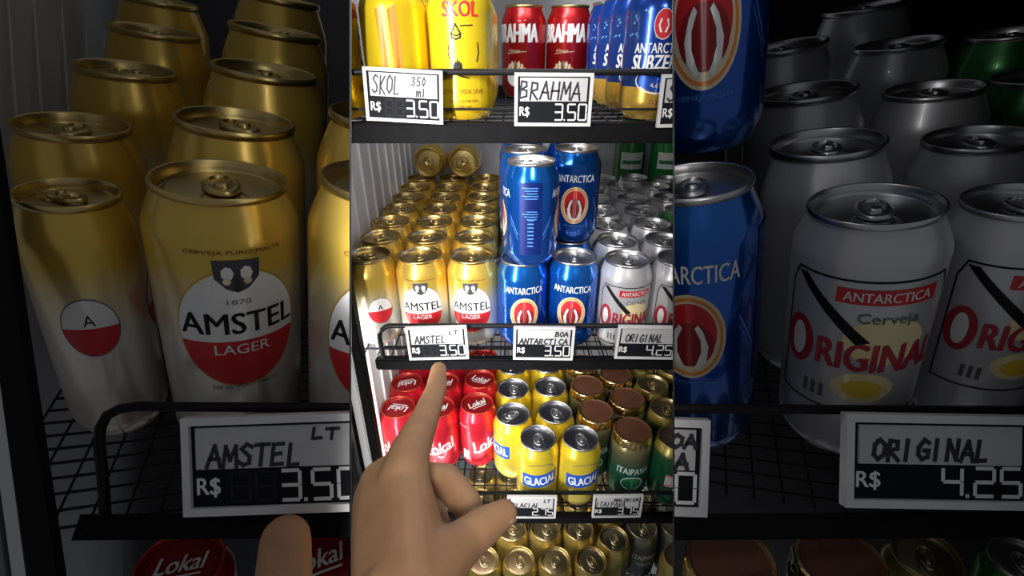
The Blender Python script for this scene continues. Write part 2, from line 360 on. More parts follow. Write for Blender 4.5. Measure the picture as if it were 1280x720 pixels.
# bright red can with lettered red lid
p = Print()
for u, rt in ((0, 18), (.104, 18)):
    p.text('Lokal', u, .058, .024, white, 2, wd=.052, rot=rt, bold=.02, shear=.25).line([(u - .018, .041), (u + .024, .054)], .002, white, 2)
p.rect(-.040, .030, .012, .020, white, 1).text('CERVEJA', -.045, .092, .003, white, 2, wd=.018)
for k in range(5): p.rect(.045 + k * .003, .075 + k * .004, .0015, .0015, cream, 2)
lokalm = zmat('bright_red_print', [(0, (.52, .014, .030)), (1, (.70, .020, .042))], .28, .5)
redlid = mat('red_lid_foil', (.30, .008, .012), .4, .3); redrim = mat('red_gold_rim', (.62, .07, .04), .3, .7)
lp = Print(); lp.text('Lokal', 0, .002, .0125, white, 2, wd=.030, bold=.02, shear=.2).rect(0, -.0075, .026, .0016, white, 2)
for v in lp.bm.verts: v.co = V((v.co.x, v.co.y, .1188 + .0001 * v.co.z))
lokal_lidprint = mesh('lid_lettering', lp.bm, lp.mats, False)
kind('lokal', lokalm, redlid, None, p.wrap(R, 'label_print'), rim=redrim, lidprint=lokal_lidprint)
KIND['lokal_flip'] = dict(KIND['lokal']); fl = lokal_lidprint.copy(); fl.transform(M.Rotation(math.radians(200), 4, 'Z')); KIND['lokal_flip']['lidprint'] = fl
# yellow can with blue banner
p = Print()
bl = mat('banner_blue_ink', (.015, .08, .45), .35)
for u in (0, .104):
    p.poly([(u - .030, .046), (u + .030, .052), (u + .030, .079), (u - .030, .073)], bl, 1).text('GLACIAL', u, .0625, .0165, white, 2, wd=.052, rot=6, bold=.02)
    p.line([(u - .020, .092), (u - .008, .096), (u + .008, .096), (u + .020, .092)], .0012, grey_ink, 1).line([(u + .02, .092), (u + .024, .082)], .001, grey_ink, 1)
    p.line([(u - .02, .026), (u + .02, .028)], .0012, gold_ink, 1)
glam = zmat('yellow_print', [(0, (.80, .66, .20)), (.35, (.84, .68, .08)), (.8, (.86, .66, .04)), (1, (.84, .62, .04))], .28, .5)
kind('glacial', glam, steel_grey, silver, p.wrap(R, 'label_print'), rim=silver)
# dark green can with crinkled foil cap
p = Print()
p.text('ITAIPAVA', 0, .066, .013, mat('pale_green_ink', (.42, .55, .48), .4), 2, wd=.052, bold=.02).disc(0, .040, .018, .014, mat('pale_green_ink', (.42, .55, .48), .4), 1).disc(0, .040, .016, .012, green_ink, 1.5)
itam = zmat('dark_green_print', [(0, (.015, .10, .06)), (.5, (.02, .12, .075)), (.72, (.12, .13, .07)), (1, (.34, .27, .12))], .3, .5)
kind('itaipava', itam, gold_lid, None, p.wrap(R, 'label_print'))
bm = bmesh.new()
prof = [(.0305, .1085), (.0310, .1125), (.0303, .1175), (.0300, .1222), (.0292, .1242), (.0268, .1246), (.0252, .1236), (.0, .1232)]
n = 48; rings = bm_lathe(bm, prof, n, [0, 0, 0, 0, 0, 1, 1])
for i, rg in enumerate(rings[:4]):
    for k, v in enumerate(rg): v.co.xy *= 1 + (.022 if k % 2 else -.018) * (1, .9, .7, .3)[i] + random.uniform(-.012, .012)
KIND['itaipava']['cap'] = mesh('foil_cap', bm, [mat('crinkled_gold_foil', (.78, .58, .24), .25, 1., .12, 200, .6), mat('brown_foil_top', (.17, .065, .035), .5, .2, .12, 60)], False)
# green can with pink lettering panel, gold lid
p = Print()
p.rect(0, .060, .046, .024, pink, 1).text('BRAHMA', 0, .060, .015, white, 2, wd=.044, bold=.03).disc(0, .080, .012, .010, cream, 1.2)
p.text('MALZBIER', 0, .040, .005, white, 2, wd=.026)
ggm = zmat('green_print', [(0, (.012, .10, .05)), (.7, (.015, .14, .06)), (.85, (.05, .16, .05)), (.9, (.5, .42, .1)), (1, (.6, .46, .14))], .3, .5)
kind('greengold', ggm, champagne, gold_lid, p.wrap(R, 'label_print'), rim=gold_lid)
kind('gold', zmat('pale_gold_print', [(0, (.60, .48, .16)), (1, (.68, .54, .16))], .28, .75), champagne, champagne, rim=gold_lid)
p = Print(); p.text('ITAIPAVA', 0, .072, .012, white, 2, wd=.05, bold=.01).text('PREMIUM', 0, .052, .007, white, 2, wd=.03)
kind('darksilver', zmat('smoky_silver_print', [(0, (.10, .12, .11)), (1, (.22, .24, .20))], .3, .7), champagne, champagne, p.wrap(R, 'label_print'))
kind('green', zmat('leaf_green_print', [(0, (.02, .14, .04)), (1, (.05, .22, .06))], .3, .5), silver, silver)

for q in ('amstel', 'white', 'blue'):
    KIND[q + '_tall'] = dict(KIND[q]); KIND[q + '_tall']['body'] = body_mesh(KIND[q]['body'].materials[0], 40, EXT)
# ------------------------------------------------------------------ placing cans
PLACED = []
def put_can(name, k, mx, label, group, zone='mid', full=True):
    K = KIND[k]
    body = fit_zone(K['body'], mx, zone)
    if body is None: return None
    root = bpy.data.objects.new(name, None); C.objects.link(root); root.matrix_world = mx; root.empty_display_size = .01
    tag(root, label, 'can', group)
    def part(nm, me, par):
        me = fit_zone(me, mx, zone)
        if me is None: return None
        o = bpy.data.objects.new(nm, me); C.objects.link(o); o.parent = par; return o
    part('can_body', K['body'], root)
    if K.get('prt') and full: part('label_print', K['prt'], root)
    if K.get('cap'): part('foil_cap', K['cap'], root)
    else:
        ld = part('can_lid', K['lid'], root)
        if ld:
            if K['tab']: part('pull_tab', K['tab'], ld)
            if K.get('lidprint'): part('lid_lettering', K['lidprint'], ld)
    return root
def relax(pts, dmin=.0664, it=200):
    pts = [list(p) for p in pts]
    for _ in range(it):
        for i in range(len(pts)):
            for j in range(i):
                dx, dy = pts[i][0] - pts[j][0], pts[i][1] - pts[j][1]; d = math.hypot(dx, dy) or 1e-6
                if d < dmin:
                    q = (dmin - d) / 2 / d * 1.01; pts[i][0] += dx * q; pts[i][1] += dy * q; pts[j][0] -= dx * q; pts[j][1] -= dy * q
        for q in pts: q[0] = max(q[0], -.186)
    return pts
ORD = ['first', 'second', 'third', 'fourth', 'fifth', 'sixth', 'seventh', 'eighth', 'ninth']
Z1, Z2, Z3, Z4 = 1.45 - .068, 1.45 - .3584, 1.45 - .6618, 1.45 - .965
# ================================================================== STRUCTURE
def struct(name, me, parent=None, mx=None):
    o = link(name, me, parent, mx)
    if not parent: o['kind'] = 'structure'
    return o
XW, YB = -.223, 1.10
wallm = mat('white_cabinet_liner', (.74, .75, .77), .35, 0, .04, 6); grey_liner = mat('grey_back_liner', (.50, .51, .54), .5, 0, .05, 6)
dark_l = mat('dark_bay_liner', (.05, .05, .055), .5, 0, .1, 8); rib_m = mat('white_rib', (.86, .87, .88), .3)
YJ = .50
def boxmesh(name, mx, sx, sy, sz, m, zone=None, bev=0.):
    bm = bmesh.new(); bm_box(bm, mx, sx, sy, sz)
    if bev: bmesh.ops.bevel(bm, geom=bm.edges[:], offset=bev, segments=2, affect='EDGES')
    bmesh.ops.recalc_face_normals(bm, faces=bm.faces[:])
    me = mesh(name, bm, m, False)
    return fit_zone(me, M(), zone) if zone else me
T = M.Translation
lo, hi = .30, 1.75
wl = struct('wall_left', boxmesh('wall_left', T((XW - .006, (.50 + YB) / 2, (lo + hi) / 2)), .012, YB - .50, hi - lo, wallm))
wl_me = fit_zone(wl.data, M(), 'mid'); wl.data = wl_me
for k in range(11):                        # upright ribs of the liner
    y = .55 + k * .05
    me = boxmesh('wall_rib', T((XW + .0015, y, (lo + hi) / 2)), .003, .004, hi - lo, rib_m, 'mid')
    if me: struct('wall_rib', me, wl)
struct('wall_back', boxmesh('wall_back', T((.1, YB + .008, (lo + hi) / 2)), .9, .012, hi - lo, grey_liner, 'mid'))
struct('ceiling', boxmesh('ceiling', T((.1, (.50 + YB) / 2, hi + .006)), .9, YB - .5, .012, wallm, 'mid'))
# added divider panels, tall enough to keep cabinet light off the dim bays
def divider(name, px, nrm):
    pts = []
    for z in (hi + .02, .12):
        d = unp(px, 360, 1) - unp(px, 0, 1); n2 = nrm
        pf = V((-(V((0, YJ, z - CAM.z)).dot(n2)) / n2.x, YJ, z)); pb = V((-(V((0, 2.0, z - CAM.z)).dot(n2)) / n2.x, 2.0, z))
        pts += [pf, pb]
    a, b, c, d = pts[0], pts[1], pts[3], pts[2]
    bm = bmesh.new(); t = .0008
    q = [bm.verts.new(p + nrm * s * t) for s in (-1, 1) for p in (a, b, c, d)]
    for f in ((0, 1, 2, 3), (7, 6, 5, 4), (0, 4, 5, 1), (1, 5, 6, 2), (2, 6, 7, 3), (3, 7, 4, 0)): bm.faces.new([q[i] for i in f])
    bmesh.ops.recalc_face_normals(bm, faces=bm.faces[:])
    return struct(name, mesh(name, bm, mat('divider_laminate', (.06, .06, .065), .5), False))
divider('wall_divider_left', 438, NL); divider('wall_divider_right', 842, NR)
# door jamb: white strip, black gasket, grey door edge
jz = (.30 + 1.42) / 2; jh = 1.12
for nm, x0, x1, y, m in (('trim_1', -.2010, -.1900, .500, blackm), ('trim_2', -.2130, -.2012, .497, mat('jamb_white', (.80, .80, .80), .35)),
                         ('trim_3', -.2165, -.2132, .495, blackm), ('trim_4', -.2230, -.2167, .492, mat('jamb_aluminium', (.55, .55, .56), .3, .8)), ('trim_5', -.30, -.2235, .490, mat('door_grey', (.12, .13, .13), .5))):
    me = boxmesh(nm, T(((x0 + x1) / 2, y, jz)), x1 - x0, .016, jh, m, 'mid', .0015)
    if me: struct(nm, me)
# ------------------------------------------------------------------ shelves
def shelf(zs, name_label, x0, hooked=False, lip=.017):
    root = bpy.data.objects.new('wire_shelf', None); C.objects.link(root); root.location = (0, .5, zs); bpy.context.view_layer.update()
    tag(root, name_label, 'shelf', 'black wire shelves of the lit cabinet')
    inv = T((0, -.5, -zs))
    def part(nm, bm, m):
        bm.transform(inv); me = mesh(nm, bm, m)
        me = fit_zone(me, T((0, .5, zs)), 'mid')
        if me:
            o = bpy.data.objects.new(nm, me); C.objects.link(o); o.parent = root
            return o
    bm = bmesh.new(); bm_box(bm, T(((x0 + .5) / 2, .508, zs - .0105)), .5 - x0, .012, lip); bmesh.ops.bevel(bm, geom=bm.edges[:], offset=.002, segments=2, affect='EDGES')
    o = part('front_lip', bm, blackm)
    for p in o.data.polygons: p.use_smooth = False
    bm = bmesh.new(); zr = zs + .0465
    pts = []
    if hooked:
        pts = [V((x0 + .010, .508, zs - .004)), V((x0 + .009, .508, zs + .026))] + [V((x0 + .009 + .018 * (1 - math.cos(a)), .508, zr - .018 + .018 * math.sin(a))) for a in (.3, .7, 1.1, 1.4)]
    else: pts = [V((x0, .508, zr))]
    pts.append(V((.45, .508, zr))); bm_tube(bm, pts, .0032, 10); part('front_rail', bm, wire)
    bm = bmesh.new(); bm_tube(bm, [V((x0 + .012, .512, zs + .012)), V((.45, .512, zs + .012))], .0013, 6); part('lower_rail', bm, wire)
    bm = bmesh.new(); y = .53
    while y < YB - .01:
        bm_tube(bm, [V((XW + .004, y, zs - .0035)), V((.45, y, zs - .0035))], .0016, 5); y += .034
    x = XW + .01
    while x < .45:
        bm_tube(bm, [V((x, .512, zs - .0012)), V((x, YB - .012, zs - .0012))], .0011, 5); x += .0185
    o = part('wire_deck', bm, wire)
    if o: o['kind'] = 'stuff'
    return root
shelf(Z1, 'black wire shelf at the top holding the yellow, red and blue cans', -.24, lip=.020)
shelf(Z2, 'black wire shelf in the middle with hooked rail end above the pointing finger', -.178, True)
shelf(Z3, 'black wire shelf below the middle one, carrying the banner-printed yellow cans', -.21)
shelf(Z4, 'lowest black wire shelf under the pale gold cans', -.21)
# ------------------------------------------------------------------ price tags
SEG = {'0': 'abcdef', '2': 'abged', '3': 'abgcd', '4': 'fgbc', '5': 'afgcd', '7': 'abc', '8': 'abcdefg'}
def digit(pr, ch, cx, cy, wd, ht, m, th, layer):
    h = ht / 2; x0, x1 = cx - wd / 2, cx + wd / 2; e = th * .6
    S = {'a': ((x0 + e, cy + h), (x1 - e, cy + h)), 'd': ((x0 + e, cy - h), (x1 - e, cy - h)), 'g': ((x0 + e, cy), (x1 - e, cy)),
         'f': ((x0, cy + e), (x0, cy + h - e)), 'b': ((x1, cy + e), (x1, cy + h - e)), 'e': ((x0, cy - h + e), (x0, cy - e)), 'c': ((x1, cy - h + e), (x1, cy - e))}
    for q in SEG[ch]: pr.line(S[q], th, m, layer)
def price_tag(mx, W, H, writing, price, label, zone='mid', group='framed price tags on the shelf rails', ghosts=0):
    root = bpy.data.objects.new('price_tag', None); C.objects.link(root); root.matrix_world = mx; tag(root, label, 'price tag', group)
    def part(nm, me, par=root):
        me = fit_zone(me, mx, zone)
        if me is None: return None
        o = bpy.data.objects.new(nm, me); C.objects.link(o); o.parent = par; return o
    k = W / .0764
    bm = bmesh.new(); t = .0032 * k; d = .004 * k
    for sx, sy, cx, cz in ((W, t, 0, H / 2 - t / 2), (W, t, 0, -H / 2 + t / 2), (t, H - 2 * t, -W / 2 + t / 2, 0), (t, H - 2 * t, W / 2 - t / 2, 0)): bm_box(bm, T((cx, 0, cz)), sx, d, sy)
    bmesh.ops.recalc_face_normals(bm, faces=bm.faces[:]); part('tag_frame', mesh('tag_frame', bm, frame_m, False))
    bm = bmesh.new(); bm_box(bm, T((0, .0008 * k, 0)), W - 2 * t, .002 * k, H - 2 * t); bmesh.ops.recalc_face_normals(bm, faces=bm.faces[:])
    panel = part('price_panel', mesh('price_panel', bm, lcd, False))
    ch = (H - 2 * t) * .50; cz = H / 2 - t - ch / 2 - .0012 * k
    bm = bmesh.new(); bm_box(bm, T((0, -.0006 * k, cz)), W - 2 * t - .0045 * k, .0012 * k, ch); bmesh.ops.recalc_face_normals(bm, faces=bm.faces[:])
    card = part('name_card', mesh('name_card', bm, card_m, False))
    pr = Print()
    for (s, x, y, wd, ht, th) in writing: pr.hand(s, -W / 2 + x * W, cz - ch / 2 + y * ch, wd * W, ht * ch, th * W * 1.5, mat('marker_ink', (.02, .02, .03), .6), 1)
    for v in pr.bm.verts: v.co = V((v.co.x, -.0013 * k - .00005 * k * v.co.z, v.co.y))
    if card and len(pr.bm.faces): part('handwriting', mesh('handwriting', pr.bm, pr.mats, False), card)
    pr = Print(); pz = -H / 2 + t + (H - 2 * t) * .235; dh = H * .30
    pr.text('R$', -W * .37, pz, H * .20, seg_on, 1, wd=W * .125, bold=.02)
    xs = [W * .385, W * .245, W * .075]
    for ch_, x in zip(price[::-1].replace('.', ''), xs): digit(pr, ch_, x, pz, W * .10, dh, seg_on, W * .02, 1)
    pr.rect(W * .155, pz - dh / 2, W * .02, W * .02, seg_on, 1)
    for g in range(ghosts): digit(pr, '8', -W * (.06 + .135 * g), pz, W * .10, dh, seg_off, W * .02, 1)
    for v in pr.bm.verts: v.co = V((v.co.x, -.0004 * k - .00005 * k * v.co.z, v.co.y))
    if panel: part('price_digits', mesh('price_digits', pr.bm, pr.mats, False), panel)
    # clip over the rail
    bm = bmesh.new(); bm_box(bm, T((0, .0055 * k, H * .36)), W * .25, .004 * k, H * .18); bmesh.ops.recalc_face_normals(bm, faces=bm.faces[:]); part('clip', mesh('clip', bm, blackm, False))
    return root
YT = .499; TW, THH = .0764, .049
def tag_mx(px, py, roll=0., y=YT): return T(uny(px, py, y)) @ M.Rotation(math.radians(roll), 4, 'Y')
price_tag(tag_mx(505, 120, 3.0), TW, THH, [('SKOL', .10, .12, .36, .75, .012), ('350', .60, .52, .2, .36, .010), ('ml', .66, .08, .14, .32, .012)], '3.50', 'tilted price tag under the yellow cans on the top rail', ghosts=2)
price_tag(tag_mx(691.5, 125, .3), TW, THH, [('BRAHMA', .06, .1, .80, .72, .016)], '3.50', 'price tag below the two red cans on the top rail')
price_tag(tag_mx(872, 126, -1), TW, THH, [('SUBZERO', .10, .1, .80, .72, .016)], '3.50', 'price tag cut off at the right end of the top rail')
price_tag(tag_mx(547, 428.5, -1.5), TW, THH, [('AMSTEL', .13, .06, .52, .5, .014), ('LT', .70, .66, .16, .24, .012)], '3.50', 'price tag right above the pointing fingertip on the middle rail', ghosts=2)
price_tag(tag_mx(679.5, 429, 1), TW, THH, [('ANTARCTICA', .10, .02, .80, .36, .015), ('BOA', .68, .58, .22, .3, .014)], '3.50', 'price tag under the blue cans on the middle rail')
price_tag(tag_mx(808, 428, 1), TW, THH, [('ORIGINAL', .14, .12, .62, .5, .015)], '4.25', 'price tag marked 4.25 under the white cans on the middle rail')
price_tag(tag_mx(664.5, 633.5, .5), TW, THH, [('GLACIAL', .10, .06, .56, .42, .014), ('LT', .74, .6, .14, .28, .014)], '2.75', 'price tag marked 2.75 just right of the thumb tip')
price_tag(tag_mx(771.5, 632.5, -1), TW, THH, [('ITAIPAVA', .06, .06, .60, .48, .013), ('MALZBIER', .42, .62, .50, .26, .013)], '3.75', 'price tag marked 3.75 on the lower rail under the foil-capped cans')

# ================================================================== CANS OF THE LIT CABINET
def spot(x, y, z, spin=0., s=1.): return T((x, y, z)) @ M.Rotation(math.radians(spin), 4, 'Z')
# --- top shelf
for x, y, sp_, lb in ((-.1905, .548, 95, 'bright yellow can cut off at the far left of the top shelf'), (-.1195, .546, 118, 'bright yellow can turned to its plain side behind the tilted tag'), (-.0515, .545, -6, 'bright yellow can with red lettering and a black drop drawing')):
    put_can('beer_can', 'skol', spot(x, y, Z1, sp_), lb, 'yellow cans on the top shelf')
for i in (1, 2):
    for x, c in ((-.1905, 'far left'), (-.1195, 'middle'), (-.0515, 'right')): 
        if c != 'far left': put_can('beer_can', 'skol', spot(x, .546 + .068 * i, Z1, random.uniform(-180, 180)), f'yellow can on top shelf, {ORD[i]} from front in {c} column', 'yellow cans on the top shelf', full=False)
put_can('beer_can', 'brahma', spot(.0175, .800, Z1, -22), 'red can with white capitals, left of the pair on the top shelf', 'red cans on the top shelf')
put_can('beer_can', 'brahma', spot(.0850, .800, Z1, -18), 'red can with white capitals, right of the pair on the top shelf', 'red cans on the top shelf')
for i in range(4):
    put_can('beer_can', 'subzero', spot(.1485 - .0035 * i, .545 + .0672 * i, Z1, -14 + 1.5 * i), f'blue can with golden foot on top shelf, {ORD[i]} from front', 'blue and gold cans on the top shelf')
# --- middle shelf: gold lager
ZL = Z2 + .122
rows = [317, 295, 275, 259.5, 245, 233, 221]
cols = {'left': [461, 467, 486, 495.5, 503, 510, 516], 'middle': [525, 531, 542, 548, 553, 556, 560], 'right': [590, 593, 597, 599, 600, 601, 602]}
items = [(c, i, px, py) for c, xs in cols.items() for i, (px, py) in enumerate(zip(xs, rows))]
pts = relax([unz(px, py, ZL).xy for c, i, px, py in items])
for (c, i, px, py), (x, y) in zip(items, pts):
    spin = {'left': -103, 'middle': 5, 'right': -2}[c] if i == 0 else random.uniform(-170, 170)
    put_can('beer_can', 'amstel' if i < 2 else 'amstel_back', spot(x, y, Z2, spin), f'gold lager can standing on middle shelf, {ORD[i]} from front in {c} column', 'gold lager cans on the middle shelf')
for px, lb, a in ((535, 'gold can lying on its side on the back rows, left of two', 25), (579, 'gold can lying on its side on the back rows, right of two', -60)):
    c = unp(px, 202, .905); zt = Z2 + .122 + .0335
    c = unz(px, 203, zt)
    put_can('beer_can', 'amstel_back', T((c.x, c.y + .0, zt)) @ M.Rotation(math.radians(86), 4, 'X') @ M.Rotation(math.radians(a), 4, 'Z') @ T((0, 0, -.122)), lb, 'gold cans lying on the gold rows')
# --- middle shelf: blue
low = [(.0135, .553, 4, 'left', 0), (.0800, .556, -8, 'right', 0)] + [(.0140, .553 + .0675 * i, random.uniform(-40, 40), 'left', i) for i in range(1, 6)] + [(.0808, .556 + .0675 * i, random.uniform(-60, 60), 'right', i) for i in range(1, 6)]
for x, y, s, c, i in low:
    put_can('beer_can', 'blue' if i < 2 else 'blue_back', spot(x, y, Z2, s), f'blue can standing on middle shelf, {ORD[i]} from front in {c} column', 'blue cans standing on the middle shelf')
zt = Z2 + .1224
for x, y, s, c, i in ((.0225, .548, -92, 'left', 0), (.0165, .6175, 40, 'left', 1), (.0150, .686, 60, 'left', 2), (.0832, .6235, -4, 'right', 1), (.0820, .691, 20, 'right', 2)):
    lb = {('left', 0): 'blue can turned to its dark side panel on top of the front blue can', ('right', 1): 'blue can showing its round emblem, stacked behind the single front blue can'}.get((c, i), f'blue can stacked in upper layer, {ORD[i]} from front in {c} column')
    put_can('beer_can', 'blue', spot(x, y, zt, s), lb, 'blue cans stacked on the middle shelf')
# --- middle shelf: white
wpts = [('left', 0, 781, 329), ('right', 0, 848, 325), ('left', 1, 763, 306), ('right', 1, 822, 304), ('left', 2, 753, 284), ('right', 2, 806, 282), ('left', 3, 744, 266), ('right', 3, 791, 264), ('left', 4, 739, 250), ('right', 4, 778, 250), ('left', 5, 737, 236), ('right', 5, 768, 234), ('right', 6, 757, 222),
        ('far right', 2, 865, 282), ('far right', 4, 815, 246), ('far right', 5, 803, 233), ('far right', 6, 791, 221)]
gpts = [('green', 0, 836, 262), ('green', 1, 846, 240), ('green', 2, 832, 223)]
blue_fixed = [(x, y) for x, y, *_ in low]
allp = [unz(px, py, ZL).xy for *_, px, py in wpts + gpts]
def relax_fixed(pts, fixed, dmin=.0664):
    pts = [list(p) for p in pts]
    for _ in range(300):
        for i in range(len(pts)):
            for q in fixed:
                dx, dy = pts[i][0] - q[0], pts[i][1] - q[1]; d = math.hypot(dx, dy) or 1e-6
                if d < dmin: k = (dmin - d) / d * 1.01; pts[i][0] += dx * k; pts[i][1] += dy * k
            for j in range(i):
                dx, dy = pts[i][0] - pts[j][0], pts[i][1] - pts[j][1]; d = math.hypot(dx, dy) or 1e-6
                if d < dmin:
                    k = (dmin - d) / 2 / d * 1.01; pts[i][0] += dx * k; pts[i][1] += dy * k; pts[j][0] -= dx * k; pts[j][1] -= dy * k
            pts[i][1] = max(min(pts[i][1], YB - .036), .5485)
    return pts
pos = relax_fixed(allp, blue_fixed)
for (c, i, px, py), (x, y) in zip(wpts + gpts, pos):
    if c == 'green': put_can('beer_can', 'green', spot(x, y, Z2, 30), f'green can among the white cans at the right edge, {["nearest", "middle", "farthest"][i]} of three', 'green cans at the right of the middle shelf')
    else: put_can('beer_can', 'white' if i < 2 else 'white_back', spot(x, y, Z2, (0, 9)[c == 'right'] + (0 if i == 0 else random.uniform(-40, 40))), f'white can with silver lid, middle shelf, {ORD[i]} from front in {c} column', 'white cans on the middle shelf')
# green bottles behind the white cans
bot = [(0, .003), (.026, 0), (.0320, .004), (.0330, .012), (.0330, .180), (.0310, .193), (.023, .212), (.0165, .226), (.0140, .240), (.0135, .250), (.0145, .252), (.0145, .260), (.0125, .262), (0, .262)]
bm = bmesh.new(); bm_lathe(bm, bot, 28); glassm = mat('green_bottle_glass', (.015, .14, .03), .08, 0, .05, 20, coat=.5); bot_me = mesh('bottle_glass', bm, glassm)
p = Print(); p.rect(0, .140, .05, .035, mat('worn_label_paper', (.55, .60, .55), .6), 1).rect(0, .137, .042, .008, green_ink, 2); bl_me = p.wrap(.0332, 'paper_label')
bm = bmesh.new(); bm_lathe(bm, [(.0155, .253), (.0158, .257), (.0148, .2635), (0, .264)], 21); cap_me = mesh('crown_cap', bm, gold_lid)
used = pos
for px, lb in ((787, 'green bottle behind the white cans, left of two'), (832, 'green bottle behind the white cans, right of two')):
    zc = 1.0; q = unp(px, 195, 1.02); x = q.x * 1.02; y = 1.062
    root = bpy.data.objects.new('green_bottle', None); C.objects.link(root); root.matrix_world = T((x, y, Z2 + .0005)); tag(root, lb, 'bottle', 'green bottles at the back of the middle shelf')
    for nm, me in (('bottle_glass', bot_me), ('paper_label', bl_me), ('crown_cap', cap_me)):
        me = fit_zone(me, T((x, y, Z2)), 'mid')
        if me: o = bpy.data.objects.new(nm, me); C.objects.link(o); o.parent = root
# --- lower shelf
ZL3 = Z3 + .122
L = [('lokal', 'left', 0, 498, 507), ('lokal', 'middle', 0, 555, 506), ('lokal', 'right', 0, 599, 505), ('lokal', 'left', 1, 510, 475), ('lokal', 'middle', 1, 562, 475), ('lokal', 'right', 1, 602, 475), ('lokal', 'left', 2, 521, 452), ('lokal', 'middle', 2, 567, 451), ('lokal', 'right', 2, 605, 450),
     ('glacial', 'left', 1, 647, 514), ('glacial', 'right', 1, 695, 515), ('glacial', 'left', 0, 675, 545), ('glacial', 'right', 0, 731, 548), ('glacial', 'left', 2, 645, 483), ('glacial', 'right', 2, 688, 483), ('glacial', 'left', 3, 643, 459), ('glacial', 'right', 3, 684, 459), 
     ('itaipava', 'left', 1, 735, 488), ('itaipava', 'left', 0, 744, 517), ('itaipava', 'right', 0, 791, 536), ('itaipava', 'right', 1, 780, 502), ('itaipava', 'right', 2, 768, 470), ('itaipava', 'left', 2, 726, 461),
     ('greengold', 'right', 0, 838, 553), ('greengold', 'right', 1, 828, 515), ('greengold', 'right', 2, 813, 485), ('greengold', 'right', 3, 804, 460), ('greengold', 'far', 3, 838, 462), ('greengold', 'far', 2, 852, 484)]
pos = relax_fixed([unz(px, py, ZL3).xy for *_, px, py in L], [])
desc = {'lokal': ('bright red can with lettered red lid', 'red', 'red cans on the lower shelf'), 'glacial': ('yellow can with blue banner', 'yellow', 'yellow banner cans on the lower shelf'), 'itaipava': ('dark green can with foil cap', 'foil-capped', 'foil-capped cans on the lower shelf'), 'greengold': ('green can with gold lid', 'gold-lidded green', 'gold-lidded green cans on the lower shelf')}
SP = {('glacial', 'left', 0): 6, ('glacial', 'right', 0): 10, ('glacial', 'left', 1): -62, ('lokal', 'right', 0): 32, ('lokal', 'middle', 0): 4, ('lokal', 'left', 0): -30, ('itaipava', 'right', 0): 0, ('greengold', 'right', 0): 8}
LID_SPIN = {}
for (k, c, i, px, py), (x, y) in zip(L, pos):
    d = desc[k]; s = SP.get((k, c, i), random.uniform(-25, 25) if k != 'lokal' else random.uniform(-30, 20))
    r = put_can('beer_can', 'lokal_flip' if k == 'lokal' and c == 'left' else k, spot(x, y, Z3, s), f'{d[0]}, {ORD[i]} from front in {c} {d[1]} column', d[2])
# --- lowest shelf
ZL4 = Z4 + .122
L4 = [('gold', 'third', 0, 645.5, 690), ('gold', 'fourth', 0, 690, 691), ('gold', 'fifth', 0, 736, 691), ('gold', 'second', 0, 604, 696), ('gold', 'third', 1, 641, 657), ('gold', 'fourth', 1, 683, 656), ('gold', 'fifth', 1, 727, 655), ('gold', 'sixth', 0, 767, 668), ('darksilver', 'first', 0, 802, 657), ('darksilver', 'second', 0, 838, 657), ('gold', 'sixth', 1, 764, 632),
      ('gold', 'third', 2, 640, 628), ('gold', 'fourth', 2, 680, 628), ('gold', 'fifth', 2, 721, 628), ('gold', 'second', 1, 602, 660), ('gold', 'second', 2, 602, 630), ('gold', 'first', 0, 560, 696), ('gold', 'first', 1, 562, 660), ('gold', 'second', 3, 605, 606), ('gold', 'third', 3, 639, 605), ('gold', 'fourth', 3, 676, 605), ('gold', 'fifth', 3, 715, 605), ('gold', 'sixth', 2, 757, 607), ('darksilver', 'first', 1, 799, 626), ('darksilver', 'second', 1, 832, 626), ('gold', 'seventh', 0, 848, 690)]
pos = relax_fixed([unz(px, py, ZL4).xy for *_, px, py in L4], [])
for (k, c, i, px, py), (x, y) in zip(L4, pos):
    d = {'gold': 'pale gold can', 'darksilver': 'smoky silver can'}[k]
    put_can('beer_can', k, spot(x, y, Z4, random.uniform(-30, 30)), f'{d} on lowest shelf, {ORD[i]} from front in {c} column from left', d + 's on the lowest shelf')

# ================================================================== DIM SIDE BAYS
def frame_of(phi, tilt):
    Q = M.Rotation(phi, 3, UP); r = Q @ RX; u = Q @ V((0, 0, 1)); u = M.Rotation(tilt, 3, r) @ u; r = r.normalized(); u = (u - r * u.dot(r)).normalized(); f = u.cross(r)
    return M((r, f, u)).transposed()
PHI = math.radians(22.8); TILT = math.radians(4)
BL, BR = frame_of(PHI, TILT), frame_of(-PHI, TILT)
def bay_can(k, px, py, wpx, zc, hd, spin, label, group, zone, roll=0., full=True, rest=None):
    B = BL if zone == 'left' else BR
    t2 = math.hypot(1, (px - 640) / F_PX)
    D = wpx * zc / (F_PX * t2); sx = D / .066; sz = sx * hd
    if rest is not None:                      # stands on the bay deck (or on the can below)
        ext = EXT if k.endswith('_tall') else 0.
        sz = (unp(px, py, zc) - rest).dot(B.col[2]) / (.1205 + ext)
    if roll: B = B @ M.Rotation(math.radians(roll), 3, 'Y')
    mx = T(unp(px, py, zc)) @ B.to_4x4() @ M.Diagonal((sx, sx, sz, 1)) @ T((0, 0, -.1205)) @ M.Rotation(math.radians(spin), 4, 'Z')
    return put_can('large_can', k, mx, label, group, zone, full)
DECK_L, DECK_R = unp(285, 640, .72), unp(1065, 640, .72)
